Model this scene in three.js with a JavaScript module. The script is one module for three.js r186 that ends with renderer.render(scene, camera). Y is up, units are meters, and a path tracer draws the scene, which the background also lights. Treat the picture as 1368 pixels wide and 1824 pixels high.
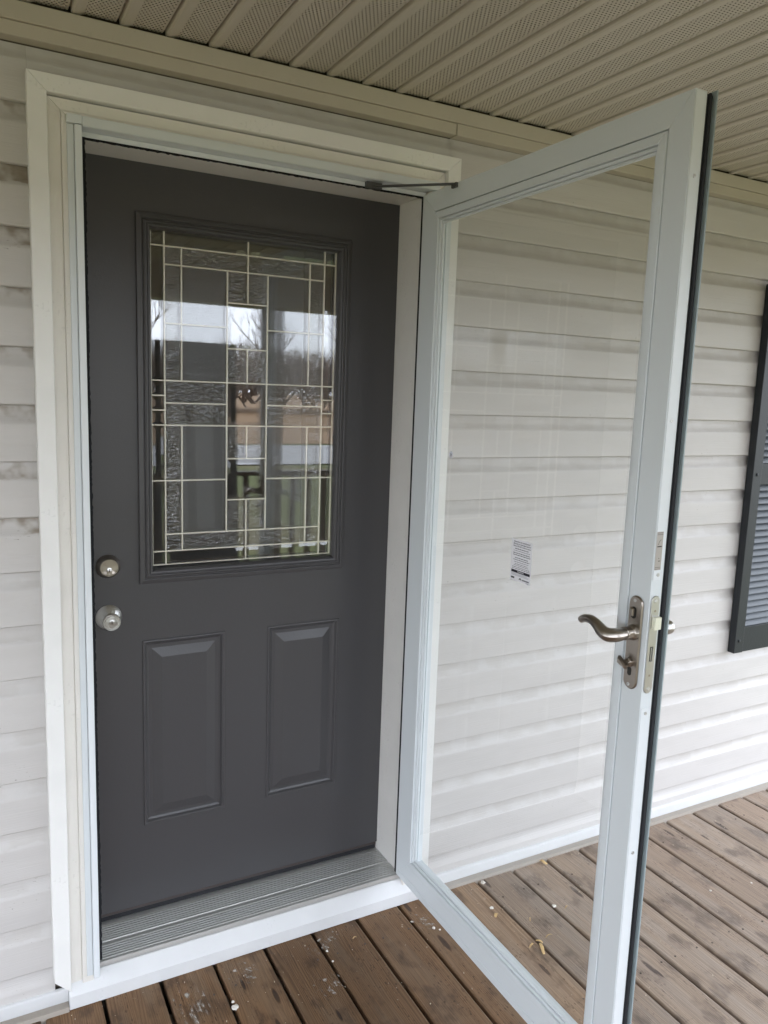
import * as THREE from 'three';
import { RoundedBoxGeometry } from 'three/addons/geometries/RoundedBoxGeometry.js';
import { mergeGeometries, toCreasedNormals } from 'three/addons/utils/BufferGeometryUtils.js';

// ---------------------------------------------------------------- camera, sky, sun, exposure
const scene = new THREE.Scene();
const camera = new THREE.PerspectiveCamera(66.7055, 0.75, 0.05, 900);
camera.position.set(-0.2468, 1.5648, 1.9201);
camera.rotation.order = 'YXZ';
camera.rotation.set(-0.1512, -0.4959, 0.0359);
const renderer = new THREE.WebGLRenderer({ antialias: true });
renderer.toneMapping = THREE.LinearToneMapping;
renderer.toneMappingExposure = 6.0;
renderer.shadowMap.enabled = true;

function rng(seed) { let a = seed >>> 0; return () => { a = (a + 0x6D2B79F5) >>> 0; let t = a; t = Math.imul(t ^ (t >>> 15), t | 1); t ^= t + Math.imul(t ^ (t >>> 7), t | 61); return ((t ^ (t >>> 14)) >>> 0) / 4294967296; }; }
const R = rng(20240611);
const hash = (x, y, s) => { let h = Math.imul(x, 374761393) + Math.imul(y, 668265263) + Math.imul(s, 974634777); h = Math.imul(h ^ (h >>> 13), 1274126177); return ((h ^ (h >>> 16)) >>> 0) / 4294967296; };
// value noise; px, py = period in cells (0 = none)
function vn(x, y, s = 0, px = 0, py = 0) {
  const xi = Math.floor(x), yi = Math.floor(y), fx = x - xi, fy = y - yi, u = fx * fx * (3 - 2 * fx), v = fy * fy * (3 - 2 * fy);
  const wx = (k) => px ? ((k % px) + px) % px : k, wy = (k) => py ? ((k % py) + py) % py : k;
  const a = hash(wx(xi), wy(yi), s), b = hash(wx(xi + 1), wy(yi), s), c = hash(wx(xi), wy(yi + 1), s), d = hash(wx(xi + 1), wy(yi + 1), s);
  return a + (b - a) * u + (c - a) * v + (a - b - c + d) * u * v;
}
function fbm(x, y, s, oct, px = 0, py = 0) { let t = 0, w = 0.5, n = 0; for (let o = 0; o < oct; o++) { t += w * vn(x, y, s + o * 17, px, py); n += w; x *= 2; y *= 2; px *= 2; py *= 2; w *= 0.5; } return t / n; }
const clamp = (x, a = 0, b = 1) => Math.min(b, Math.max(a, x));
const smooth = (a, b, x) => { const t = clamp((x - a) / (b - a)); return t * t * (3 - 2 * t); };

{ // overcast sky: even cloud layer, a little brighter overhead
  const W = 256, H = 128, data = new Float32Array(W * H * 4);
  for (let j = 0; j < H; j++) for (let i = 0; i < W; i++) {
    const el = ((j + 0.5) / H - 0.5) * Math.PI, c = fbm(i / 16, j / 8, 5, 4, 16, 0);
    const L = (0.86 + 0.30 * Math.max(0, Math.sin(el))) * (0.88 + 0.24 * c), k = (j * W + i) * 4;
    data[k] = L * 0.92; data[k + 1] = L * 0.985; data[k + 2] = L * 1.10; data[k + 3] = 1;
  }
  const t = new THREE.DataTexture(data, W, H, THREE.RGBAFormat, THREE.FloatType);
  t.mapping = THREE.EquirectangularReflectionMapping; t.magFilter = THREE.LinearFilter; t.minFilter = THREE.LinearFilter; t.needsUpdate = true;
  scene.background = t; scene.environment = t;
}
const sun = new THREE.DirectionalLight(new THREE.Color(1.0, 0.96, 0.9), 0.5);
sun.position.set(10, 22, -9); sun.target.position.set(0, 0, 0);
sun.castShadow = true; sun.shadow.radius = 30; sun.shadow.mapSize.set(2048, 2048);
Object.assign(sun.shadow.camera, { left: -12, right: 12, top: 12, bottom: -12, near: 1, far: 80 });
scene.add(sun, sun.target);

// ---------------------------------------------------------------- helpers
const taken = {};
const numbered = (n) => { const k = taken[n] = (taken[n] ?? -1) + 1; return k ? `${n}_${String(k).padStart(3, '0')}` : n; };
function thing(name, label, category, pos = [0, 0, 0], group, kind) {
  const g = new THREE.Group(); g.name = numbered(name); g.position.set(...pos); scene.add(g);
  g.userData = { label, category, kind: 'thing' }; if (group) g.userData.group = group; if (kind) g.userData.kind = kind;
  return g;
}
function structure(name, label, category) { const g = thing(name, label, category); g.userData.kind = 'structure'; return g; }
// parts are authored in world coordinates; a thing's own position is subtracted
function part(parent, name, geo, mat, label, kind) {
  const m = new THREE.Mesh(geo, mat); m.name = name; parent.add(m);
  let o = parent; const off = new THREE.Vector3();
  while (o && o !== scene) { off.add(o.position); o = o.parent; }
  m.position.set(-off.x, -off.y, -off.z);
  if (label) m.userData.label = label; if (kind) m.userData.kind = kind;
  return m;
}
// a box with slightly eased edges from two corners
function box(x0, x1, y0, y1, z0, z1, r = 0.0015) {
  const w = x1 - x0, h = y1 - y0, d = z1 - z0; r = Math.min(r, w * 0.3, h * 0.3, d * 0.3);
  const g = r > 0 ? new RoundedBoxGeometry(w, h, d, 1, r) : new THREE.BoxGeometry(w, h, d);
  // uv in metres
  const p = g.attributes.position, n = g.attributes.normal, uv = g.attributes.uv;
  for (let i = 0; i < p.count; i++) {
    const ax = Math.abs(n.getX(i)), ay = Math.abs(n.getY(i)), az = Math.abs(n.getZ(i)), X = p.getX(i), Y = p.getY(i), Z = p.getZ(i);
    if (ax > ay && ax > az) uv.setXY(i, Z, Y); else if (ay > az) uv.setXY(i, X, Z); else uv.setXY(i, X, Y);
  }
  g.translate((x0 + x1) / 2, (y0 + y1) / 2, (z0 + z1) / 2);
  return g;
}
const shapeOf = (pts) => new THREE.Shape(pts.map(([a, b]) => new THREE.Vector2(a, b)));
// a flat outline in the wall's plane (x, y), thick from z0 to z1
function slabZ(pts, z0, z1, bevel = 0.001, holes = []) {
  const s = shapeOf(pts); for (const h of holes) s.holes.push(new THREE.Path(h.map(([a, b]) => new THREE.Vector2(a, b))));
  const g = new THREE.ExtrudeGeometry(s, { depth: z1 - z0 - 2 * bevel, bevelEnabled: bevel > 0, bevelThickness: bevel, bevelSize: bevel, bevelOffset: -bevel, bevelSegments: 1, steps: 1, curveSegments: 10 });
  g.translate(0, 0, z0 + bevel); return g;
}
// the same in the open door's plane: outline in (z, y), thick from x0 to x1
function slabX(pts, x0, x1, bevel = 0.001, holes = []) {
  const g = slabZ(pts, 0, x1 - x0, bevel, holes);
  g.applyMatrix4(new THREE.Matrix4().makeBasis(new THREE.Vector3(0, 0, 1), new THREE.Vector3(0, 1, 0), new THREE.Vector3(-1, 0, 0)).setPosition(x1, 0, 0));
  return g;
}
// profile in (z, y) run along x
function runX(profile, x0, x1, uvLen = 1) {
  const n = profile.length, pos = [], uv = [], idx = []; let arc = 0;
  for (let i = 0; i < n; i++) {
    if (i) arc += Math.hypot(profile[i][0] - profile[i - 1][0], profile[i][1] - profile[i - 1][1]);
    pos.push(x0, profile[i][1], profile[i][0], x1, profile[i][1], profile[i][0]); uv.push(x0 / uvLen, arc, x1 / uvLen, arc);
    if (i) { const a = 2 * (i - 1); idx.push(a, a + 1, a + 3, a, a + 3, a + 2); }
  }
  const g = new THREE.BufferGeometry(); g.setAttribute('position', new THREE.Float32BufferAttribute(pos, 3)); g.setAttribute('uv', new THREE.Float32BufferAttribute(uv, 2)); g.setIndex(idx);
  g.computeVertexNormals(); return g;
}
const rect = (a0, a1, b0, b1) => [[a0, b0], [a1, b0], [a1, b1], [a0, b1]];
// four mitred bars between an outer and an inner rectangle: [left, right, bottom, top] outlines
function mitre(o, i) {
  const [a0, a1, b0, b1] = o, [c0, c1, d0, d1] = i;
  return [[[a0, b0], [c0, d0], [c0, d1], [a0, b1]], [[a1, b0], [a1, b1], [c1, d1], [c1, d0]], [[a0, b0], [a1, b0], [c1, d0], [c0, d0]], [[a0, b1], [c0, d1], [c1, d1], [a1, b1]]];
}
// moulding: nested rectangles in (x, y), each [inset, z]; closed with a flat field if cap
function rings(x0, x1, y0, y1, steps, cap) {
  const pos = [], idx = [];
  const quad = (a, b, c, d) => { const k = pos.length / 3; pos.push(...a, ...b, ...c, ...d); idx.push(k, k + 1, k + 2, k, k + 2, k + 3); };
  const cor = ([q, z]) => [[x0 + q, y0 + q, z], [x1 - q, y0 + q, z], [x1 - q, y1 - q, z], [x0 + q, y1 - q, z]];
  for (let s = 1; s < steps.length; s++) { const A = cor(steps[s - 1]), B = cor(steps[s]); for (let k = 0; k < 4; k++) { const m = (k + 1) % 4; quad(A[k], A[m], B[m], B[k]); } }
  if (cap) quad(...cor(steps[steps.length - 1]));
  const g = new THREE.BufferGeometry(); g.setAttribute('position', new THREE.Float32BufferAttribute(pos, 3));
  g.setAttribute('uv', new THREE.Float32BufferAttribute(pos.filter((_, i) => i % 3 < 2), 2)); g.setIndex(idx); g.computeVertexNormals();
  return g;
}
function lathe(profile, at, dir, seg = 40) { // profile [radius, along]
  const g = new THREE.LatheGeometry(profile.map(([r, t]) => new THREE.Vector2(r, t)), seg);
  g.applyQuaternion(new THREE.Quaternion().setFromUnitVectors(new THREE.Vector3(0, 1, 0), new THREE.Vector3(...dir)));
  g.translate(...at); return toCreasedNormals(g, 0.6);
}
function tube(pts, radius, seg = 40, rad = 12) { // radius: number or list along the path
  const c = new THREE.CatmullRomCurve3(pts.map((p) => new THREE.Vector3(...p)));
  const g = new THREE.TubeGeometry(c, seg, 1, rad, false), p = g.attributes.position, f = c.getSpacedPoints(seg);
  for (let i = 0; i <= seg; i++) {
    const q = c.getPointAt(i / seg), t = i / seg * (Array.isArray(radius) ? radius.length - 1 : 1), k = Math.floor(t);
    const r = Array.isArray(radius) ? radius[k] + (radius[Math.min(k + 1, radius.length - 1)] - radius[k]) * (t - k) : radius;
    for (let j = 0; j <= rad; j++) { const n = i * (rad + 1) + j; p.setXYZ(n, q.x + (p.getX(n) - q.x) * r, q.y + (p.getY(n) - q.y) * r, q.z + (p.getZ(n) - q.z) * r); }
  }
  g.computeVertexNormals();
  const ends = [0, 1].map((e) => { const q = c.getPointAt(e), r = Array.isArray(radius) ? radius[e ? radius.length - 1 : 0] : radius, s = new THREE.SphereGeometry(r, 12, 8); s.translate(q.x, q.y, q.z); return s; });
  return mergeGeometries([g, ...ends].map((x) => { const y = x.index ? x.toNonIndexed() : x; return y; }));
}
function ball(at, r, sq = [1, 1, 1]) { const g = new THREE.SphereGeometry(r, 16, 10); g.scale(...sq); g.translate(...at); return g; }

// ---------------------------------------------------------------- textures
function tex(w, h, fn, srgb, rx = 1, ry = 1) {
  const d = new Uint8Array(w * h * 4);
  for (let y = 0; y < h; y++) for (let x = 0; x < w; x++) { const c = fn(x, y), k = (y * w + x) * 4; if (typeof c === 'number') { d[k] = d[k + 1] = d[k + 2] = clamp(c) * 255; } else { d[k] = clamp(c[0]) * 255; d[k + 1] = clamp(c[1]) * 255; d[k + 2] = clamp(c[2]) * 255; } d[k + 3] = 255; }
  const t = new THREE.DataTexture(d, w, h); t.wrapS = t.wrapT = THREE.RepeatWrapping; t.magFilter = THREE.LinearFilter; t.minFilter = THREE.LinearMipmapLinearFilter; t.generateMipmaps = true;
  if (srgb) t.colorSpace = THREE.SRGBColorSpace; t.repeat.set(rx, ry); t.needsUpdate = true; return t;
}
const mix3 = (a, b, t) => [a[0] + (b[0] - a[0]) * t, a[1] + (b[1] - a[1]) * t, a[2] + (b[2] - a[2]) * t];
// pressure-treated deck boards: growth rings cut lengthwise, knots, weathering
function wood(seed, base, dark, grey) {
  const W = 256, H = 2048, r = rng(seed), knots = [], cx = (r() - 0.5) * 0.16, cy = 0.02 + r() * 0.09;
  for (let k = 0; k < 6; k++) knots.push([r() * W * 0.8 + W * 0.1, r() * H, 5 + r() * 9]);
  const bump = new Float32Array(W * H), col = [];
  for (let y = 0; y < H; y++) for (let x = 0; x < W; x++) {
    let m = (x / W - 0.5) * 0.14, l = y / H * 3.1, kd = 0, push = 0;
    for (const [kx, ky, kr] of knots) { const dx = x - kx, dy0 = Math.abs(y - ky), dy = Math.min(dy0, H - dy0) * 1.1, d = Math.hypot(dx, dy * 0.55); kd = Math.max(kd, smooth(kr * 1.15, kr * 0.75, d)); push += Math.sign(dx || 1) * 0.011 * Math.exp(-((d / (kr * 2.2)) ** 2)); }
    const wob = (fbm(x / 90, y / 330, seed, 3, 0, 0) - 0.5) * 0.035 + (vn(0.3, l * 1.1, seed + 3) - 0.5) * 0.03;
    const dist = Math.hypot(m - cx - push + wob, cy + (vn(0.7, l * 0.8, seed + 9) - 0.5) * 0.03);
    const ph = dist / 0.0048, f = ph - Math.floor(ph), late = smooth(0.35, 0.8, f) * (1 - smooth(0.9, 1, f));
    const fine = vn(x * 0.9, y / 26, seed + 21) * 0.5 + vn(x * 0.45, y / 60, seed + 22) * 0.5;
    const weather = fbm(x / 60, y / 130, seed + 40, 4), stain = smooth(0.48, 0.80, fbm(x / 90, y / 45, seed + 60, 5)) * (0.6 + 0.8 * vn(x / 6, y / 9, seed + 63)), speck = smooth(0.80, 0.9, vn(x / 3.2, y / 6, seed + 70)) * smooth(0.5, 0.7, vn(x / 40, y / 80, seed + 71));
    let c = mix3(base, dark, late * 0.42); c = mix3(c, grey, smooth(0.35, 0.75, weather) * 0.6);
    const v = 0.84 + 0.32 * fine; c = [c[0] * v, c[1] * v, c[2] * v];
    c = mix3(c, [dark[0] * 0.55, dark[1] * 0.55, dark[2] * 0.6], stain * 0.36 + kd * 0.7); c = mix3(c, [dark[0] * 0.5, dark[1] * 0.45, dark[2] * 0.45], speck * 0.5);
    if (kd > 0 && kd < 0.98) c = mix3(c, dark, 0.3);
    col.push(c); bump[y * W + x] = 0.5 + late * 0.22 + (fine - 0.5) * 0.7 - kd * 0.15;
  }
  return { map: tex(W, H, (x, y) => col[y * W + x], true), bump: tex(W, H, (x, y) => bump[y * W + x], false) };
}
const woods = [  // darkest first; the brown sets also carry the shade on the left boards
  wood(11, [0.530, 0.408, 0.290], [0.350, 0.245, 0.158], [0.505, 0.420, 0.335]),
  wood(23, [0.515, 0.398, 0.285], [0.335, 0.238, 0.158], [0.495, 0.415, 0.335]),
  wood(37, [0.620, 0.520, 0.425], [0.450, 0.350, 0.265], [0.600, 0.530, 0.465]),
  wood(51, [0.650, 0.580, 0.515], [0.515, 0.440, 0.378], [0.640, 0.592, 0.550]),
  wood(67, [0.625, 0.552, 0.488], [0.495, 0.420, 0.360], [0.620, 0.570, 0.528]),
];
const fineBump = tex(256, 256, (x, y) => 0.5 * fbm(x / 8, y / 8, 3, 3, 32, 32) + 0.5 * vn(x / 2, y / 2, 8, 128, 128), false, 4, 4);
const mottle = (seed, amt, rep) => tex(256, 256, (x, y) => { const n = fbm(x / 32, y / 32, seed, 5, 8, 8), q = smooth(0.78, 0.9, vn(x / 3, y / 3, seed + 5, 86, 86)) * smooth(0.55, 0.8, vn(x / 40, y / 40, seed + 6, 7, 7)); const v = 1 - amt * (n - 0.3) - q * amt * 1.2; return [v, v * 0.998, v * 0.992]; }, true, rep, rep);
const paintMap = mottle(71, 0.035, 2.2);
// vinyl siding: faint embossed grain
const sidingBump = tex(512, 256, (x, y) => 0.6 * fbm(x / 90, y / 3, 13, 3, 0, 0) + 0.4 * vn(x / 30, y / 1.5, 19), false);
const BEV = 0.046; // length of the hollow upper part of a course, along its profile
function sidingTex(seed, grime) {
  return tex(1024, 256, (x, y) => { // u: 1.6 m, v: one course from its lip up (0.15 m)
    const v = y / 256 * 0.15, n = fbm(x / 128, y / 64, seed, 4, 8, 0);
    let c = 1 - 0.05 * (n - 0.4); let col = [c, c, c];
    // grime with ragged lower edges on the ledge of the hollow
    const blot = fbm(x / 34, y / 90, seed + 4, 4), edge = 0.098 + 0.016 * (fbm(x / 30, 0.5, seed + 3, 3) - 0.5), cover = smooth(edge - 0.002, edge + 0.003, v + (vn(x / 5, y / 5, seed + 7) - 0.5) * 0.004) * smooth(0.30, 0.60, blot);
    col = mix3(col, [0.66, 0.61, 0.54], grime * cover * (0.7 + 0.3 * fbm(x / 9, y / 9, seed + 8, 2)));
    const sp = smooth(0.955, 0.985, vn(x / 3.1, y / 3.1, seed + 11)) * smooth(0.6, 0.8, vn(x / 60, y / 60, seed + 12)); col = mix3(col, [0.45, 0.42, 0.38], sp * 0.7);
    return col;
  }, true, 1 / 1.6, 1 / 0.15);
}
sidingBump.repeat.set(1 / 1.0, 1 / 0.15);
const brush = tex(256, 256, (x, y) => 0.75 + 0.25 * vn(x / 1.2, y / 40, 31, 213, 6), false, 6, 6);
const hammer = tex(256, 256, (x, y) => { const a = fbm(x / 9, y / 6, 77, 2, 28, 42), b = vn(x / 4, y / 4, 79, 64, 64); return smooth(0.2, 0.8, a) * 0.85 + b * 0.15; }, false, 4.8, 4.8);
const ripple = tex(256, 256, (x, y) => 0.6 * fbm(x / 10, y / 3.2, 91, 2, 25, 80) + 0.4 * vn(x / 5, y / 5, 92, 51, 51), false, 7, 7);
const holes = tex(256, 256, (x, y) => { // perforated centre of a soffit strip, staggered rows
  const u = x / 256, v = y / 256; if (u < 0.30 || u > 0.95) return 1;
  const row = Math.floor(v * 12), fu = ((u - 0.30) / 0.65 * 7 + (row % 2) * 0.5), fv = v * 12; const dx = (fu - Math.floor(fu) - 0.5) * 0.65 / 7, dy = (fv - row - 0.5) / 12;
  if ((row % 2) && (fu < 0.5 || fu > 7)) return 1;
  return Math.hypot(dx, dy) < 0.0195 ? 0 : 1;
}, false);

// ---------------------------------------------------------------- materials (linear base colours)
const M = (c, rough, o = {}) => { const m = new THREE.MeshPhysicalMaterial({ roughness: rough, ...o }); m.color.setRGB(...c); return m; };
const mat = {
  siding: M([0.550, 0.530, 0.512], 0.5, { map: sidingTex(101, 0.10), bumpMap: sidingBump, bumpScale: 0.0005 }),
  sidingDirty: M([0.550, 0.530, 0.512], 0.5, { map: sidingTex(131, 1.0), bumpMap: sidingBump, bumpScale: 0.0005 }),
  soffit: M([0.56, 0.51, 0.435], 0.6, { alphaMap: holes, alphaTest: 0.5 }),
  almond: M([0.49, 0.445, 0.37], 0.55, { map: paintMap }),
  white: M([0.80, 0.80, 0.79], 0.42, { map: paintMap, bumpMap: fineBump, bumpScale: 0.0002 }),
  sill: M([0.65, 0.66, 0.675], 0.38, { map: paintMap }),
  cream: M([0.78, 0.76, 0.72], 0.5, { map: paintMap, bumpMap: fineBump, bumpScale: 0.0003 }),
  jamb: M([0.78, 0.765, 0.74], 0.45, { map: paintMap, bumpMap: fineBump, bumpScale: 0.0003 }),
  storm: M([0.66, 0.70, 0.72], 0.33, { bumpMap: fineBump, bumpScale: 0.00012 }),
  stormEdge: M([0.70, 0.735, 0.755], 0.33, { bumpMap: fineBump, bumpScale: 0.00012 }),
  flange: M([0.30, 0.36, 0.375], 0.35),
  black: M([0.012, 0.013, 0.016], 0.75),
  pile: M([0.010, 0.011, 0.014], 0.95),
  slab: M([0.062, 0.060, 0.063], 0.36, { bumpMap: fineBump, bumpScale: 0.00025 }),
  sweep: M([0.055, 0.042, 0.040], 0.5),
  alu: M([0.60, 0.60, 0.585], 0.42, { metalness: 0.65 }),
  nickel: M([0.55, 0.545, 0.53], 0.42, { metalness: 1, roughnessMap: brush }),
  nickelDark: M([0.40, 0.36, 0.32], 0.36, { metalness: 1, roughnessMap: brush }),
  key: M([0.02, 0.018, 0.015], 0.6),
  screw: M([0.62, 0.62, 0.62], 0.3, { metalness: 0.85 }),
  came: M([0.74, 0.71, 0.61], 0.42, { metalness: 0.35 }),
  latch: M([0.72, 0.72, 0.58], 0.4),
  shutter: M([0.009, 0.012, 0.016], 0.5, { bumpMap: fineBump, bumpScale: 0.0004 }),
  slat: M([0.075, 0.086, 0.10], 0.5, { bumpMap: fineBump, bumpScale: 0.0004 }),  // paler than the frame: light on the upward slat faces put into the colour
  barGrey: M([0.10, 0.10, 0.10], 0.45, { metalness: 0.4 }),
  ledger: M([0.36, 0.325, 0.285], 0.8, { bumpMap: fineBump, bumpScale: 0.0006, map: paintMap }),
  post: M([0.22, 0.18, 0.14], 0.7), rail: M([0.16, 0.13, 0.10], 0.7),
  attic: M([0.10, 0.08, 0.06], 0.9), hallWall: M([0.32, 0.27, 0.22], 0.8), hallFloor: M([0.16, 0.10, 0.06], 0.5),
  glass: M([1, 1, 1], 0.0, { transmission: 1, thickness: 0, ior: 1.75 }),
  stormGlass: M([0.985, 0.995, 0.99], 0.0, { transmission: 1, thickness: 0, ior: 1.52 }),
  bevelGlass: M([0.97, 0.98, 0.97], 0.015, { transmission: 1, thickness: 0, ior: 1.75 }),
  hammered: M([0.86, 0.87, 0.85], 0.10, { transmission: 1, thickness: 0, ior: 2.0, bumpMap: hammer, bumpScale: 0.0021 }),
  rippled: M([0.86, 0.88, 0.88], 0.22, { transmission: 1, thickness: 0, ior: 1.8, bumpMap: ripple, bumpScale: 0.0012 }),
};

// ---------------------------------------------------------------- setting: ground, road, field
const G = -0.5;
{
  const lawnMap = tex(256, 256, (x, y) => { const n = fbm(x / 6, y / 6, 201, 4, 42, 42), b = smooth(0.5, 0.75, fbm(x / 40, y / 40, 202, 3, 6, 6)); return mix3(mix3([0.24, 0.27, 0.12], [0.34, 0.36, 0.18], n), [0.38, 0.34, 0.23], b * 0.7); }, true, 60, 60);
  const g = new THREE.PlaneGeometry(700, 700); g.rotateX(-Math.PI / 2); g.translate(0, G, 0);
  const lawn = part(scene, 'lawn', g, M([1, 1, 1], 0.95, { map: lawnMap })); lawn.userData = { kind: 'structure', label: 'green lawn in front of the porch, mirrored in the door glass', category: 'lawn' };
  const roadMap = tex(128, 128, (x, y) => { const v = 0.52 + 0.14 * vn(x / 2, y / 2, 211, 64, 64); return [v, v, v * 1.01]; }, true, 100, 4);
  const r = new THREE.PlaneGeometry(500, 7); r.rotateX(-Math.PI / 2); r.translate(0, G + 0.03, 21.5);
  part(scene, 'road', r, M([1, 1, 1], 0.9, { map: roadMap })).userData = { kind: 'structure', label: 'grey road crossing beyond the lawn, mirrored in the door glass', category: 'road' };
  const fieldMap = tex(256, 256, (x, y) => mix3([0.42, 0.33, 0.24], [0.56, 0.46, 0.34], fbm(x / 8, y / 8, 221, 4, 32, 32)), true, 60, 8);
  const f = new THREE.PlaneGeometry(690, 320); f.rotateX(-Math.PI / 2); f.translate(0, G + 0.015, 186);
  part(scene, 'field', f, M([1, 1, 1], 0.95, { map: fieldMap })).userData = { kind: 'structure', label: 'brown winter field beyond the road', category: 'field' };
}

// ---------------------------------------------------------------- house wall: lap siding, trims
const P = 0.1271, Y16 = 0.1119, XL = -5.5, XR = 6.5, TL = -0.1059, TR = 0.9785, TT = 2.2052;
const house = thing('house_wall', 'pale lap-sided house wall with the white door frame', 'wall');
{
  // one course: lip, flat face, hollow ledge running up behind the next lip
  const prof = (h) => [[-0.006, 0], [0.0005, 0.0005], [0.0035, 0.002], [0.0042, 0.005], [0.0036, 0.045], [0.0030, 0.082], [0.0018, 0.0865], [-0.0012, 0.0914], [-0.0052, 0.0983], [-0.0084, 0.1068], [-0.0100, 0.117], [-0.0104, 0.136]].filter(([, y]) => y <= h);
  const course = (y, h, x0, x1, mt, k) => {
    const dz = (hash(k, 3, 9) - 0.5) * 0.0012, g = runX(prof(h).map(([z, v]) => [z + dz, y + v]), x0, x1);
    g.attributes.uv.array.forEach((_, i, a) => { if (i % 2 === 0) a[i] += hash(k, 1, 5) * 7; });
    part(house, 'siding_course', g, mt);
  };
  for (let i = 0; i <= 16; i++) {
    const y = Y16 + (16 - i) * P;
    course(y, i === 0 ? 0.13 : 0.14, XL, TL + 0.003, i >= 1 && i < 9 ? mat.sidingDirty : mat.siding, i + 1);
    if (i > 0) course(y, 0.14, TR - 0.003, XR, mat.siding, i + 40);
  }
  // top course: two lengths meet above the casing, one lapping the other
  course(Y16 + 16 * P, 0.13, TL + 0.0032, 0.9614, mat.siding, 80);
  { const g = runX(prof(0.13).map(([z, v]) => [z + 0.0022, Y16 + 16 * P + v]), 0.958, XR); part(house, 'siding_course', g, mat.siding); }
  // the cut course behind the white bottom strip
  const cut = prof(0.14).filter(([, v]) => v > 0.06).map(([z, v]) => [z, Y16 - P + v]); cut.unshift([cut[0][0], 0.03]);
  part(house, 'siding_course', runX(cut, XL, TL + 0.003), mat.siding); part(house, 'siding_course', runX(cut, TR - 0.003, XR), mat.siding);
  // white strip and weathered board where wall meets deck
  const strip = [[0.006, 0.0125], [0.0115, 0.0125], [0.012, 0.044], [0.010, 0.0475], [0.002, 0.048]];
  part(house, 'bottom_strip', runX(strip, XL, -0.0735), mat.sill); part(house, 'bottom_strip', runX(strip, 0.947, XR), mat.sill);
  part(house, 'ledger_board', box(XL, -0.0735, -0.02, 0.0122, -0.02, 0.0335), mat.ledger); part(house, 'ledger_board', box(0.947, XR, -0.02, 0.0122, -0.02, 0.0335), mat.ledger);
  // frieze: receiving channel under the soffit and the finishing strip below it
  part(house, 'soffit_channel', box(XL, XR, 2.2945, 2.3325, 0.0, 0.030, 0.002), mat.almond);
  part(house, 'finish_strip', box(XL, 0.9614, 2.2655, 2.2943, -0.0122, 0.0235, 0.002), mat.almond); part(house, 'finish_strip', box(0.9618, XR, 2.2635, 2.2943, -0.0122, 0.026, 0.002), mat.almond);
  // sheathing with the door opening
  part(house, 'sheathing', slabZ(rect(XL, XR, -0.5, 2.75), -0.16, -0.0125, 0, [[[-0.035, 0.03], [-0.035, 2.135], [0.915, 2.135], [0.915, 0.03]]]), mat.attic);
}
const hall = structure('entry_hall', 'dim hallway behind the front door glass', 'hallway');
part(hall, 'hall_wall', box(-1.4, -1.3, 0.05, 2.6, -3.6, -0.161, 0), mat.hallWall); part(hall, 'hall_wall', box(2.0, 2.1, 0.05, 2.6, -3.6, -0.161, 0), mat.hallWall);
part(hall, 'hall_wall', box(-1.4, 2.1, 0.05, 2.6, -3.7, -3.601, 0), mat.hallWall); part(hall, 'hall_floor', box(-1.3, 2.0, -0.05, 0.049, -3.6, -0.165, 0), mat.hallFloor); part(hall, 'hall_ceiling', box(-1.4, 2.1, 2.601, 2.7, -3.7, -0.161, 0), mat.hallWall);

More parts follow.
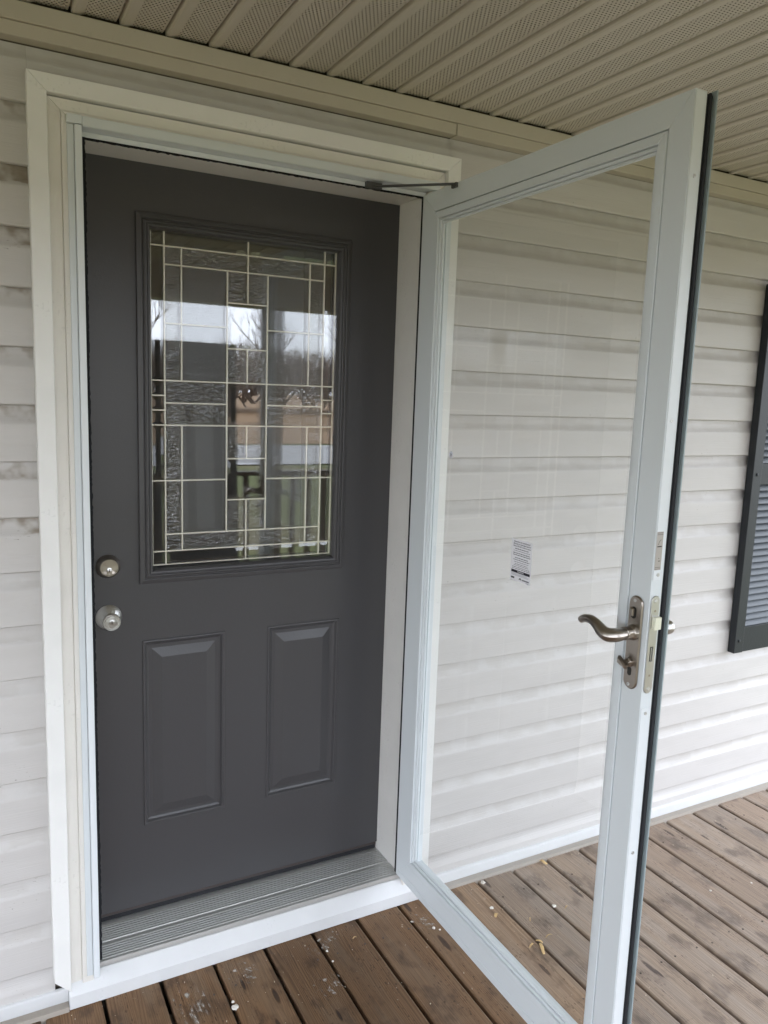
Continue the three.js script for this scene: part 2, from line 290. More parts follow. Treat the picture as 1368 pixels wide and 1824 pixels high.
// ---------------------------------------------------------------- porch: deck, ceiling, beam, posts, railing
const PX0 = -4.2, PX1 = 3.4, PZ = 3.1;
const deck = thing('porch_deck', 'weathered brown timber porch deck of narrow boards', 'deck');
{
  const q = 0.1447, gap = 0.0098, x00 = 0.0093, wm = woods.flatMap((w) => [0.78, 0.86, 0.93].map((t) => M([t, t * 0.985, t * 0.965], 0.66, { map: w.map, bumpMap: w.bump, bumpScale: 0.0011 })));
  for (let k = Math.floor((PX0 - x00) / q); x00 + (k + 1) * q < PX1; k++) {
    const a = x00 + k * q + gap / 2 + (hash(k, 7, 1) - 0.5) * 0.0025, b = x00 + (k + 1) * q - gap / 2 + (hash(k, 7, 2) - 0.5) * 0.0025, dy = (hash(k, 7, 3) - 0.5) * 0.0028;
    const z0 = 0.0, z1 = PZ + 0.05, g = new RoundedBoxGeometry(b - a, 0.026, z1 - z0, 2, 0.0055);
    const p = g.attributes.position, n = g.attributes.normal, uv = g.attributes.uv, off = hash(k, 7, 4), fl = hash(k, 7, 5) > 0.5 ? -1 : 1;
    for (let i = 0; i < p.count; i++) { const side = Math.abs(n.getX(i)) > 0.8 ? p.getY(i) * 3 : 0; uv.setXY(i, 0.5 + 0.94 * fl * (p.getX(i) / (b - a)) + side, fl * p.getZ(i) / 3.1 + off); }
    g.translate((a + b) / 2, -0.0132 + dy, (z0 + z1) / 2);
    const pick = hash(k, 7, 6), v = k < 5 ? (pick > 0.5 ? 1 : 0) : k < 7 ? (pick > 0.5 ? 2 : 1) : k < 10 ? (pick > 0.6 ? 3 : 2) : pick > 0.5 ? 4 : 3, tone = Math.floor(hash(k, 7, 8) * 3);  // shade over the left boards put into wood colour: darker brown grading to grey
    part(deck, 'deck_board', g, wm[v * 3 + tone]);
  }
  // screw heads over the joists near the wall
  const heads = []; for (let k = -2; k < 20; k++) for (const z of [0.135, 0.568, 1.0]) for (const f of [0.2, 0.8]) { if (hash(k, Math.round(z * 50), Math.round(f * 10)) > 0.62) continue; const h = new THREE.CylinderGeometry(0.0030, 0.0030, 0.0012, 8); h.translate(x00 + (k + f) * q + (hash(k, Math.round(z * 99), 3) - 0.5) * 0.012, 0.0008, z + (hash(k, Math.round(z * 99 + f * 9), 5) - 0.5) * 0.014); heads.push(h); }
  part(deck, 'screw_heads', mergeGeometries(heads), M([0.11, 0.085, 0.07], 0.6, { metalness: 0.3 }), undefined, 'stuff');
  for (const z of [0.12, 0.55, 0.98, 1.41, 1.84, 2.27, 2.70]) part(deck, 'joist', box(PX0, PX1, -0.26, -0.028, z, z + 0.038, 0), mat.attic);
  part(deck, 'rim_joist', box(PX0, PX1, -0.5, -0.028, PZ, PZ + 0.038, 0), mat.rail);
}
const ceil = thing('porch_ceiling', 'beige perforated soffit ceiling of ribbed strips over the porch', 'ceiling');
{
  const pit = 0.0985, y = 2.3365, w = pit;
  // hollow rib then perforated flat, from one seam to the next
  const pr = [[0, 0.013], [0.0018, 0.013], [0.0032, 0.0015], [0.0075, -0.0012], [0.018, -0.0005], [0.0265, 0.0035], [0.0305, 0.0042], [0.0925, 0.0042], [0.0952, 0.005], [0.0968, 0.013], [pit, 0.013]];
  const pos = [], uv = [], idx = []; const z0 = 0.018, z1 = PZ - 0.12;
  pr.forEach(([x, h], i) => { pos.push(x, h, z0, x, h, z1); uv.push(x / pit, z0 / pit, x / pit, z1 / pit); if (i) { const a = 2 * (i - 1); idx.push(a, a + 2, a + 3, a, a + 3, a + 1); } });
  const g = new THREE.BufferGeometry(); g.setAttribute('position', new THREE.Float32BufferAttribute(pos, 3)); g.setAttribute('uv', new THREE.Float32BufferAttribute(uv, 2)); g.setIndex(idx); g.computeVertexNormals();
  const gs = toCreasedNormals(g, 0.5);
  for (let k = Math.floor((PX0 + 0.0169) / pit); -0.0169 + (k + 1) * pit < PX1; k++) { const m = part(ceil, 'soffit_strip', gs, mat.soffit); m.position.set(-0.0169 + k * pit + (hash(k, 2, 2) - 0.5) * 0.001, y, 0); }
}
const roof = thing('porch_canopy', 'low roof over the porch', 'roof');
part(roof, 'roof_deck', box(PX0 - 0.3, PX1 + 0.3, 2.62, 2.70, -0.012, PZ + 0.35, 0), mat.attic);
part(roof, 'end_panel', box(PX0 - 0.02, PX0, 2.12, 2.619, 0.03, PZ + 0.05, 0), mat.almond); part(roof, 'end_panel', box(PX1, PX1 + 0.02, 2.12, 2.619, 0.03, PZ + 0.05, 0), mat.almond);
const beam = thing('porch_beam', 'beige clad beam along the open front of the porch', 'beam');
part(beam, 'cladding', box(PX0, PX1, 2.12, 2.619, PZ - 0.13, PZ + 0.05, 0.003), mat.almond);
for (const [x, l] of [[-4.1, 'porch post at the far left end of the railing'], [-1.9, 'porch post left of the front door'], [1.70, 'porch post mirrored in the right half of the door glass'], [3.3, 'porch post at the far right end of the railing']]) {
  const t = thing('porch_post', l, 'post', [x, 0, PZ - 0.04], 'posts carrying the porch roof');
  part(t, 'shaft', box(x - 0.048, x + 0.048, 0.001, 2.119, PZ - 0.09, PZ + 0.006, 0.004), mat.post); part(t, 'base_block', box(x - 0.062, x + 0.062, 0.001, 0.10, PZ - 0.104, PZ + 0.02, 0.004), mat.post);
}
{
  const t = thing('porch_railing', 'brown timber railing with square balusters along the porch front', 'railing', [0, 0, PZ - 0.04]);
  for (const [a, b] of [[-4.05, -1.95], [-1.85, 1.65], [1.75, 3.25]]) {
    part(t, 'top_rail', box(a, b, 0.955, 0.985, PZ - 0.09, PZ + 0.006, 0.004), mat.rail); part(t, 'bottom_rail', box(a, b, 0.08, 0.12, PZ - 0.06, PZ - 0.02, 0.003), mat.rail);
    for (let x = a + 0.08; x < b - 0.04; x += 0.125) part(t, 'baluster', box(x, x + 0.036, 0.121, 0.954, PZ - 0.058, PZ - 0.022, 0.002), mat.rail);
  }
}
{ // stand-in panel for an unidentified dark shape, seen only as a reflection
  const t = thing('leaning_panel', 'tall dark grey panel by the railing, mirrored in the door glass', 'panel', [1.08, 0, 2.86]);
  const add = (n, x0, x1, y0, y1, d0, d1, m) => { const q = part(t, n, box(x0, x1, y0, y1, d0, d1, 0.002), m); q.position.set(0, 0, 0); };
  const old = M([0.16, 0.165, 0.17], 0.6), pale = M([0.50, 0.52, 0.52], 0.6);
  add('panel', -0.31, 0.31, 0.002, 1.86, -0.02, 0.02, old);
  for (const x of [-0.16, 0.02]) add('raised_strip', x, x + 0.12, 0.62, 1.45, -0.026, -0.0202, pale);
  t.rotation.x = 0.075;
}

// ---------------------------------------------------------------- door frame
const ZS = -0.15, XJ = 0.8896, XJL = -0.0096, YT = 0.0885;
const frame = new THREE.Group(); frame.name = 'door_frame'; frame.userData.label = 'white wrapped casing, jambs and metal threshold'; house.add(frame);
{
  const z1 = 0.030, z0 = -0.012, cy = 2.1684;
  part(frame, 'side_casing', slabZ([[TL, 0.0865], [-0.0672, 0.0482], [-0.0672, cy], [TL, TT]], z0, z1, 0.0016), mat.white);
  part(frame, 'side_casing', slabZ([[TR, 0.0865], [TR, TT], [0.9385, cy], [0.9385, 0.0482]], z0, z1, 0.0016), mat.white);
  part(frame, 'head_casing', slabZ([[TL, TT], [-0.0672, cy], [0.9385, cy], [TR, TT]], z0, z1, 0.0016), mat.white);
  // inner brickmould: flat then a bead
  const bm = (o, i, zf, n) => mitre(o, i).filter((_, k) => k !== 2).forEach((pts) => part(frame, n, slabZ(pts, z0, zf, 0.0015), mat.cream));
  bm([-0.0668, 0.9381, 0.055, 2.1652], [-0.0395, 0.9110, 0.055, 2.1405], 0.0135, 'brickmould');
  bm([-0.0393, 0.9108, 0.055, 2.1403], [-0.0125, 0.8935, 0.055, 2.1125], 0.0185, 'brickmould_bead');
  // jambs and head, with the stop the slab closes against
  part(frame, 'jamb', box(XJ, 0.9145, 0.06, 2.134, -0.20, -0.0125), mat.jamb); part(frame, 'jamb', box(-0.0345, XJL, 0.06, 2.134, -0.20, -0.0125), mat.jamb);
  part(frame, 'head_jamb', box(XJL + 0.0003, XJ - 0.0003, 2.1045, 2.134, -0.20, -0.0125), mat.jamb);
  // white wrapped sill with its drip nose
  part(frame, 'sill', runX([[-0.15, 0.0], [-0.15, 0.073], [0.0035, 0.073], [0.0065, 0.0715], [0.0306, 0.0372], [0.0316, 0.0352], [0.0322, 0.002], [0.030, 0.0008], [-0.15, 0.0008]].reverse(), -0.072, 0.945), mat.sill);
  part(frame, 'sill_end', slabX([[-0.15, 0.001], [0.0318, 0.001], [0.0313, 0.0352], [0.0062, 0.0712], [-0.15, 0.0725]], -0.0728, -0.0720, 0), mat.sill); part(frame, 'sill_end', slabX([[-0.15, 0.001], [0.0318, 0.001], [0.0313, 0.0352], [0.0062, 0.0712], [-0.15, 0.0725]], 0.945, 0.9458, 0), mat.sill);
  // ribbed aluminium threshold
  const t = [[-0.20, 0.1], [-0.168, 0.1], [-0.164, YT - 0.0005], [-0.138, YT - 0.0005]];
  for (const [a, n, h] of [[-0.136, 7, 0.0022], [-0.062, 6, 0.0018]]) for (let k = 0; k < n; k++) { const z = a + k * 0.0092; t.push([z, YT - h], [z + 0.0012, YT - h], [z + 0.0020, YT + 0.0004], [z + 0.0080, YT + 0.0004], [z + 0.0088, YT - h]); }
  t.push([-0.0035, YT - 0.0015], [-0.002, YT], [0.0028, YT], [0.0045, YT - 0.0012], [0.005, YT - 0.004], [0.005, YT - 0.0125], [0.0035, 0.0735], [0.0, 0.0732]);
  const fx = toCreasedNormals(runX([...t].reverse(), XJL + 0.0005, XJ - 0.0005), 0.4); part(frame, 'threshold', fx, mat.alu);
}
// storm door's own channel frame, screwed over the brickmould
const sframe = new THREE.Group(); sframe.name = 'storm_channel'; sframe.userData.label = 'cool white channel frame with black pile weatherstrip'; house.add(sframe);
{
  part(sframe, 'side_channel', box(-0.0290, -0.0150, 0.076, 2.1135, 0.0190, 0.0255, 0.0012), mat.storm, undefined); part(sframe, 'side_lip', box(-0.0142, 0.0008, 0.070, 2.1128, 0.0190, 0.0345, 0.002), mat.stormEdge);
  part(sframe, 'side_return', box(-0.0022, 0.0008, 0.092, 2.1, -0.012, 0.0186, 0.0006), mat.storm);
  part(sframe, 'corner_cover', box(-0.0300, 0.0012, 2.114, 2.1325, 0.0190, 0.0350, 0.0015), mat.storm);
  part(sframe, 'head_channel', box(0.0016, 0.9118, 2.1115, 2.1320, 0.0190, 0.0340, 0.0015), mat.storm); part(sframe, 'head_return', box(0.0016, XJ, 2.1100, 2.1112, -0.004, 0.0335, 0.0004), mat.storm);
  part(sframe, 'head_lip', box(0.0016, XJ - 0.001, 2.0985, 2.1095, -0.004, -0.0005, 0.0008), mat.stormEdge);
  part(sframe, 'hinge_channel', box(0.8935, 0.9120, 0.076, 2.1105, 0.0190, 0.0255, 0.0012), mat.storm); part(sframe, 'hinge_leaf', box(0.8840, 0.8930, 0.126, 2.085, 0.026, 0.0405, 0.001), mat.storm);
  // pile: soft tufts with a ragged edge
  const pileStrip = (along, a0, a1, b0, b1, z, s) => { const pts = [], n = Math.round((a1 - a0) / 0.006); for (let i = 0; i <= n; i++) pts.push([a0 + (a1 - a0) * i / n, b1 + (hash(i, s, 4) - 0.5) * 0.0022 + (hash(i >> 4, s, 5) - 0.5) * 0.001]); pts.push([a1, b0], [a0, b0]); return slabZ((along ? pts.map(([a, b]) => [b, a]).reverse() : pts), z - 0.004, z, 0); };
  part(sframe, 'side_pile', pileStrip(true, 0.092, 2.098, 0.0008, 0.0112, 0.0005, 1), mat.pile);
  part(sframe, 'head_pile', pileStrip(false, 0.0115, XJ - 0.001, 2.1085, 2.0955, -0.0052, 2), mat.pile); part(sframe, 'head_pile', pileStrip(false, 0.0115, XJ - 0.001, 2.1085, 2.0995, -0.022, 3), mat.pile);
  part(sframe, 'hinge_pile', box(XJ - 0.0105, XJ + 0.004, 0.092, 2.104, -0.0095, -0.002, 0.001), mat.pile);
  // wind-chain bar at the head
  part(sframe, 'closer_bracket', box(0.700, 0.745, 2.094, 2.1095, -0.0001, 0.013, 0.001), mat.barGrey);
}

// ---------------------------------------------------------------- entry door
const door = thing('entry_door', 'charcoal panelled front door with leaded glass window, closed', 'door', [0.44, 0.1, ZS]);
const DX = 0.440;
{
  const L = DX - 0.457, Rr = DX + 0.457, y0 = 0.112, y1 = 2.125, F = ZS;
  const pan = [[0.149, 0.377, 0.351, 0.886], [0.503, 0.731, 0.351, 0.886]], lite = [DX - 0.296, DX + 0.296, 1.043, 1.988];
  const holesOf = [...pan, [lite[0] + 0.01, lite[1] - 0.01, lite[2] + 0.01, lite[3] - 0.01]].map(([a, b, c, d]) => [[a, c], [a, d], [b, d], [b, c]]);
  part(door, 'slab', slabZ(rect(L, Rr, y0, y1), F - 0.0445, F, 0, holesOf), mat.slab);
  for (const [a, b, c, d] of pan) part(door, 'panel', rings(a, b, c, d, [[0, F - 0.006], [0, F], [0.0015, F + 0.0028], [0.0055, F + 0.0034], [0.0085, F + 0.0012], [0.0120, F - 0.0052], [0.0175, F - 0.0078], [0.0265, F - 0.0078], [0.0290, F - 0.0070], [0.0505, F - 0.0008], [0.0525, F - 0.0003]], true), mat.slab);
  const lf = part(door, 'lite_frame', rings(...lite, [[0, F - 0.003], [0, F + 0.0065], [0.0015, F + 0.0085], [0.0105, F + 0.0105], [0.0125, F + 0.0098], [0.0138, F + 0.0070], [0.0155, F + 0.0070], [0.0170, F + 0.0102], [0.0215, F + 0.0125], [0.0235, F + 0.0118], [0.0248, F + 0.0085], [0.0265, F + 0.0085], [0.0280, F + 0.0108], [0.0315, F + 0.0100], [0.0352, F + 0.0040], [0.0370, F - 0.004], [0.0372, F - 0.03]], false), mat.slab);
  part(door, 'back_frame', slabZ(rect(...lite), F - 0.053, F - 0.045, 0.001, [[[0.181, 1.086], [0.181, 1.954], [0.699, 1.954], [0.699, 1.086]]]), mat.slab);
  part(door, 'sweep', box(L + 0.012, Rr - 0.012, 0.1042, 0.1118, F - 0.040, F + 0.0015, 0.002), mat.sweep); part(door, 'gap_shade', box(L + 0.012, Rr - 0.012, 0.0900, 0.1040, F - 0.035, F - 0.0005, 0.002), mat.black);  // black strip below the sweep paints in the shade of the gap
  // glass unit: clear pane, leaded panel, clear pane
  const lead = new THREE.Group(); lead.name = 'leaded_window'; door.add(lead); lead.position.set(0, 0, 0);
  const clear = new THREE.PlaneGeometry(0.525, 0.875), pane = (z) => { const g = clear.clone(); g.translate(DX, 1.52, z); return g; };
  part(lead, 'clear_pane', pane(F - 0.003), mat.glass); part(lead, 'clear_pane', pane(F - 0.030), mat.glass);
  const c = [0.181, 0.217, 0.261, 0.383, 0.4395, 0.496, 0.619, 0.663, 0.699], zl = F - 0.016;
  const B = [], Hm = [], Fl = [];
  for (const s of [0, 1]) {
    const X = (a, b) => s ? [c[8 - b], c[8 - a]] : [c[a], c[b]];
    const top = 1.954, bot = 1.086;
    B.push([...X(0, 1), 1.916, top], [...X(0, 1), bot, 1.124], [...X(1, 4), 1.916, top], [...X(1, 4), bot, 1.124], [...X(0, 1), 1.578, 1.916], [...X(0, 1), 1.539, 1.578], [...X(0, 1), 1.501, 1.539], [...X(0, 1), 1.462, 1.501], [...X(0, 1), 1.315, 1.462], [...X(0, 1), 1.124, 1.315]);
    Hm.push([...X(1, 2), 1.871, 1.916], [...X(2, 4), 1.871, 1.916], [...X(1, 2), 1.724, 1.871], [...X(1, 2), 1.578, 1.724], [...X(1, 3), 1.520, 1.578], [...X(1, 3), 1.462, 1.520], [...X(1, 2), 1.315, 1.462], [...X(1, 2), 1.170, 1.315], [...X(1, 2), 1.124, 1.170], [...X(2, 4), 1.124, 1.170], [...X(3, 4), 1.789, 1.871], [...X(3, 4), 1.578, 1.669], [...X(3, 4), 1.372, 1.462], [...X(3, 4), 1.170, 1.258]);
    Fl.push([...X(2, 3), 1.724, 1.871], [...X(2, 3), 1.578, 1.724], [...X(2, 3), 1.315, 1.462], [...X(2, 3), 1.170, 1.315]);
  }
  B.push([c[3], c[5], 1.669, 1.789], [c[3], c[5], 1.462, 1.578], [c[3], c[5], 1.258, 1.372]);
  for (const [a, b, d, e] of B) { const w = Math.min(0.0115, (b - a) * 0.32, (e - d) * 0.32), tip = (hash(Math.round(a * 1e4), Math.round(d * 1e4), 6) - 0.5) * 0.0006; const g = rings(a, b, d, e, [[0, zl], [w, zl + 0.0022]], true); g.attributes.position.array.forEach((_, i, A) => { if (i % 3 === 2) A[i] += (A[i - 2] - a) * tip; }); part(lead, 'bevelled_pane', g, mat.bevelGlass); }
  const flat = (a, b, d, e, tl) => { const g = new THREE.PlaneGeometry(b - a, e - d), p = g.attributes.position, uv = g.attributes.uv; g.translate((a + b) / 2, (d + e) / 2, zl); for (let i = 0; i < p.count; i++) uv.setXY(i, p.getX(i), p.getY(i)); return g; };
  for (const r of Hm) part(lead, 'hammered_pane', flat(...r), mat.hammered); for (const r of Fl) part(lead, 'rippled_pane', flat(...r), mat.rippled);
  const came = (x0, y0c, x1, y1c, w = 0.0042) => part(lead, 'came', x0 === x1 ? box(x0 - w / 2, x0 + w / 2, y0c, y1c, zl - 0.003, zl + 0.0042, 0.0012) : box(x0, x1, y0c - w / 2, y0c + w / 2, zl - 0.003, zl + 0.0039, 0.0012), mat.came);
  const V = (i, a, b) => came(c[i], a, c[i], b), Hc = (y, i, j) => came(c[i], y, c[j], y);
  for (const i of [1, 7]) V(i, 1.086, 1.954); for (const i of [2, 6]) { V(i, 1.578, 1.916); V(i, 1.124, 1.462); } for (const i of [3, 5]) V(i, 1.170, 1.871);
  V(4, 1.789, 1.954); V(4, 1.578, 1.669); V(4, 1.372, 1.462); V(4, 1.086, 1.258);
  for (const y of [1.916, 1.124, 1.578, 1.462]) Hc(y, 0, 8); for (const y of [1.871, 1.170]) Hc(y, 1, 7); for (const y of [1.724, 1.520]) { Hc(y, 1, 3); Hc(y, 5, 7); } for (const y of [1.789, 1.669, 1.372, 1.258]) Hc(y, 3, 5);
  Hc(1.315, 0, 3); Hc(1.315, 5, 8); for (const y of [1.539, 1.501]) { Hc(y, 0, 1); Hc(y, 7, 8); }
  came(0.1825, 1.086, 0.1825, 1.954, 0.003); came(0.6975, 1.086, 0.6975, 1.954, 0.003); came(0.181, 1.0875, 0.699, 1.0875, 0.003); came(0.181, 1.9525, 0.699, 1.9525, 0.003);
  // deadbolt
  const ky = 0.9600, dy = 1.0965, kx = 0.0655;
  const db = part(door, 'deadbolt', lathe([[0.0, 0.0005], [0.0312, 0.0005], [0.0312, 0.0025], [0.0302, 0.0045], [0.0232, 0.0205], [0.0222, 0.0222], [0.0205, 0.0226], [0.0198, 0.0212], [0.0180, 0.0206], [0, 0.0206]], [kx, dy, F], [0, 0, 1]), mat.nickelDark, 'satin nickel deadbolt collar');
  part(db, 'cylinder', lathe([[0.0066, 0.0200], [0.0066, 0.0225], [0.0058, 0.0229], [0, 0.0229]], [kx, dy - 0.006, F], [0, 0, 1], 24), mat.nickel); part(db, 'keyhole', box(kx - 0.0009, kx + 0.0009, dy - 0.0098, dy - 0.0030, F + 0.0228, F + 0.0233, 0), mat.key);
  // knob
  const kn = part(door, 'knob', lathe([[0, 0.0005], [0.0330, 0.0005], [0.0330, 0.0022], [0.0315, 0.0040], [0.0240, 0.0105], [0.0150, 0.0150], [0.0118, 0.0180], [0.0110, 0.0260], [0.0125, 0.0330], [0.0190, 0.0405], [0.0222, 0.0455], [0.0225, 0.0495], [0.0212, 0.0515], [0.0196, 0.0512], [0.0188, 0.0498], [0.0170, 0.0496], [0.0165, 0.0512], [0.0120, 0.0520], [0.0112, 0.0506], [0, 0.0506]], [kx - 0.0005, ky, F], [0, 0, 1], 48), mat.nickel, 'satin nickel knob with keyhole');
  part(kn, 'cylinder', lathe([[0.0068, 0.0502], [0.0068, 0.0520], [0.006, 0.0524], [0, 0.0524]], [kx - 0.0005, ky, F], [0, 0, 1], 24), mat.nickel); part(kn, 'keyhole', box(kx - 0.0014, kx + 0.0004, ky - 0.0040, ky + 0.0040, F + 0.0523, F + 0.0528, 0), mat.key);
}

// ---------------------------------------------------------------- storm door, open at a right angle
const storm = thing('storm_door', 'white full-glass storm door standing open with lever handle', 'storm door', [0.868, 0.125, 0.0445]);
{
  const A0 = 0.0445, A1 = 0.9282, B0 = 0.125, B1 = 2.0885, x0 = 0.853, x1 = 0.8825;
  const names = ['hinge_stile', 'latch_stile', 'bottom_rail', 'top_rail'], inn = [0.1068, 0.8772, 0.1875, 2.0372];
  mitre([A0, A1, B0, B1], inn).forEach((p, k) => part(storm, names[k], slabX(p, x0, x1, 0.0009), mat.storm));
  mitre([A0 + 0.002, A1 - 0.024, B0 + 0.001, B1 - 0.001], [0.118, 0.866, 0.2, 2.025]).forEach((p) => part(storm, 'outer_skin', slabX(p, x1 + 0.0003, 0.8985, 0.001), mat.storm));
  // bottom expander seam
  part(storm, 'bottom_expander', box(0.8515, 0.8528, B0 + 0.002, B0 + 0.021, A0 + 0.003, A1 - 0.003, 0.0004), mat.storm);
  part(storm, 'bottom_sweep', box(0.864, 0.878, 0.117, B0 - 0.0005, A0 + 0.004, A1 - 0.004, 0.002), mat.black);
  // glazing beads
  const gp = 0.0014;
  mitre([inn[0] + gp, inn[1] - gp, inn[2] + gp, inn[3] - 0.0028], [0.1272, 0.8562, 0.208, 2.0168]).forEach((p) => part(storm, 'glazing_bead', slabX(p, 0.8512, 0.866, 0.0016), mat.storm));
  mitre([0.1276, 0.8558, 0.2084, 2.0164], [0.1345, 0.849, 0.2153, 2.0095]).forEach((p) => part(storm, 'bead_step', slabX(p, 0.8565, 0.866, 0.0022), mat.storm));
  mitre([0.1349, 0.8486, 0.2157, 2.0091], [0.1408, 0.8427, 0.2216, 2.0032]).forEach((p) => part(storm, 'inner_bead', slabX(p, 0.8608, 0.866, 0.0018), mat.storm));
  const pg = new THREE.PlaneGeometry(0.73, 1.82); pg.rotateY(-Math.PI / 2); pg.translate(0.8675, 1.1125, 0.492); part(storm, 'glass_pane', pg, mat.stormGlass);
  // latch edge: black bulb seal and the overlapping outer flange
  part(storm, 'edge_seal', box(x1 + 0.0003, 0.8990, B0 + 0.004, B1 - 0.002, A1 - 0.0235, A1 - 0.0015, 0.002), mat.black);
  part(storm, 'edge_seal', tube([[0.8905, B0 + 0.006, A1 - 0.001], [0.8905, 1.1, A1 - 0.001], [0.8905, B1 - 0.004, A1 - 0.001]], 0.0036, 4, 8), mat.black);
  part(storm, 'outer_flange', box(0.8992, 0.9025, B0 + 0.001, B1 + 0.004, A1 - 0.05, A1 + 0.006, 0.0008), mat.flange);
  part(storm, 'edge_cover', box(x0 + 0.0022, x1 - 0.006, B0 + 0.002, 0.995, A1 + 0.0001, A1 + 0.0013, 0.0004), mat.stormEdge); part(storm, 'edge_cover', box(x0 + 0.0022, x1 - 0.006, 1.2425, B1 - 0.003, A1 + 0.0001, A1 + 0.0013, 0.0004), mat.stormEdge);
  for (const y of [1.9503, 1.5342, 1.2528, 0.9839, 0.6977]) part(storm, 'edge_screw', lathe([[0, 0.0013], [0.0036, 0.0013], [0.0032, 0.0026], [0.0012, 0.0030], [0.0010, 0.0020], [0, 0.0020]], [0.8668, y, A1], [0, 0, 1], 16), mat.screw);
  // level label
  {
    const cv = document.createElement('canvas'); cv.width = 64; cv.height = 280; const q = cv.getContext('2d'); q.fillStyle = '#b0aaa2'; q.fillRect(0, 0, 64, 280); q.fillStyle = '#7d7874'; for (const y of [6, 18, 258, 270]) q.fillRect(3, y, 58, 5); q.strokeStyle = '#2b2826'; q.lineWidth = 3; q.beginPath(); q.moveTo(46, 58); q.quadraticCurveTo(24, 70, 22, 94); q.stroke(); q.beginPath(); q.arc(23, 92, 3, 0, 7); q.fillStyle = '#2b2826'; q.fill(); q.fillRect(12, 104, 44, 8); q.fillRect(34, 192, 6, 6); q.fillRect(32, 212, 20, 5);
    const t = new THREE.CanvasTexture(cv); t.colorSpace = THREE.SRGBColorSpace;
    const g = new THREE.PlaneGeometry(0.0162, 0.0715); g.translate(0.8636, 1.2977, A1 + 0.0017); part(storm, 'edge_label', g, M([0.9, 0.9, 0.9], 0.5, { map: t }), 'small grey printed label on the latch edge');
  }
  // mortise latch plate on the edge
  const pill = (u, v0, v1, r) => { const o = []; for (let i = 0; i <= 12; i++) { const a = Math.PI * i / 12; o.push([u + r * Math.cos(a), v1 - r + r * Math.sin(a)]); } for (let i = 0; i <= 12; i++) { const a = Math.PI + Math.PI * i / 12; o.push([u + r * Math.cos(a), v0 + r + r * Math.sin(a)]); } return o; };
  const slot = [[0.8628, 1.0868], [0.8628, 1.1148], [0.8702, 1.1148], [0.8702, 1.0868]];
  const lp = part(storm, 'latch_plate', slabZ(pill(0.8665, 1.0240, 1.2130, 0.0105), A1 + 0.0002, A1 + 0.0028, 0.0008, [slot]), mat.nickel);
  part(lp, 'bolt_slot', box(0.8628, 0.8702, 1.0868, 1.1148, A1 - 0.004, A1 + 0.0004, 0), mat.key); part(lp, 'hook_bolt', box(0.8655, 0.8675, 1.088, 1.1135, A1 + 0.0006, A1 + 0.0022, 0.0003), mat.nickel);
  part(lp, 'latch_tongue', slabX([[A1 + 0.0029, 1.1500], [A1 + 0.0115, 1.1502], [A1 + 0.0115, 1.1735], [A1 + 0.0029, 1.1738]], 0.8595, 0.8765, 0.0008), mat.latch, 'pale plastic latch tongue');
  for (const y of [1.2030, 1.0333]) part(lp, 'screw', lathe([[0, 0.0028], [0.0038, 0.0028], [0.0034, 0.0040], [0.001, 0.0044], [0, 0.0036]], [0.8665, y, A1], [0, 0, 1], 16), mat.screw);
  for (const y of [1.1842, 1.0593]) part(lp, 'pin_hole', lathe([[0, 0.0027], [0.0024, 0.0027], [0.0024, 0.0031], [0, 0.0031]], [0.8665, y, A1], [0, 0, 1], 12), mat.nickelDark);
  // lever set on the inner face
  const hz = 0.9012, hp = part(storm, 'handle_plate', slabX(pill(hz, 1.0257, 1.2077, 0.0168), x0 - 0.0060, x0 - 0.0002, 0.0022), mat.nickelDark);
  const px = x0 - 0.006;
  for (const y of [1.1985, 1.0345]) part(hp, 'screw', lathe([[0, 0], [0.0036, 0], [0.0032, 0.0011], [0.0009, 0.0014], [0, 0.0008]], [px, y, hz - 0.002], [-1, 0, 0], 16), mat.screw);
  part(hp, 'snib_recess', slabX(pill(hz - 0.003, 1.1632, 1.1862, 0.0068), px - 0.0006, px, 0.0002), mat.key);
  part(hp, 'snib', mergeGeometries([slabX([[hz - 0.0075, 1.1690], [hz + 0.0005, 1.1690], [hz + 0.0010, 1.1830], [hz - 0.0070, 1.1850]], px - 0.0075, px - 0.0005, 0.0018)]), mat.nickelDark);
  const lv = part(storm, 'lever', tube([[x0 - 0.004, 1.1372, hz], [x0 - 0.03, 1.1368, hz], [x0 - 0.05, 1.1362, hz - 0.001], [x0 - 0.0605, 1.1358, hz - 0.010], [x0 - 0.0625, 1.1392, hz - 0.022], [x0 - 0.0620, 1.1455, hz - 0.034], [x0 - 0.0600, 1.1503, hz - 0.048], [x0 - 0.0580, 1.1515, hz - 0.062], [x0 - 0.0575, 1.1492, hz - 0.076], [x0 - 0.0575, 1.1452, hz - 0.084]], [0.0108, 0.0108, 0.0114, 0.0132, 0.0134, 0.0118, 0.0102, 0.0092, 0.0084, 0.0074], 60, 14), mat.nickelDark, 'curved satin nickel lever');
  part(lv, 'collar', lathe([[0.0150, 0], [0.0150, 0.005], [0.0138, 0.008], [0.0118, 0.0095], [0.0118, 0.0200], [0.0126, 0.0206], [0.0126, 0.0236], [0.0114, 0.0242]], [px, 1.1372, hz], [-1, 0, 0], 28), mat.nickelDark);
  const tz = hz - 0.0035, tb = part(storm, 'thumb_turn', lathe([[0.0092, 0], [0.0092, 0.004], [0.0062, 0.006], [0.0060, 0.010], [0, 0.010]], [px, 1.0775, tz], [-1, 0, 0], 24), mat.nickelDark);
  part(tb, 'thumb_piece', slabX([[tz - 0.0150, 1.0745], [tz + 0.0065, 1.0675], [tz + 0.0085, 1.0755], [tz - 0.0130, 1.0885]], px - 0.0200, px - 0.0085, 0.003), mat.nickelDark); part(tb, 'keyway_recess', slabX(pill(tz + 0.002, 1.0520, 1.0690, 0.0048), px - 0.0007, px + 0.0001, 0.0002), mat.key);
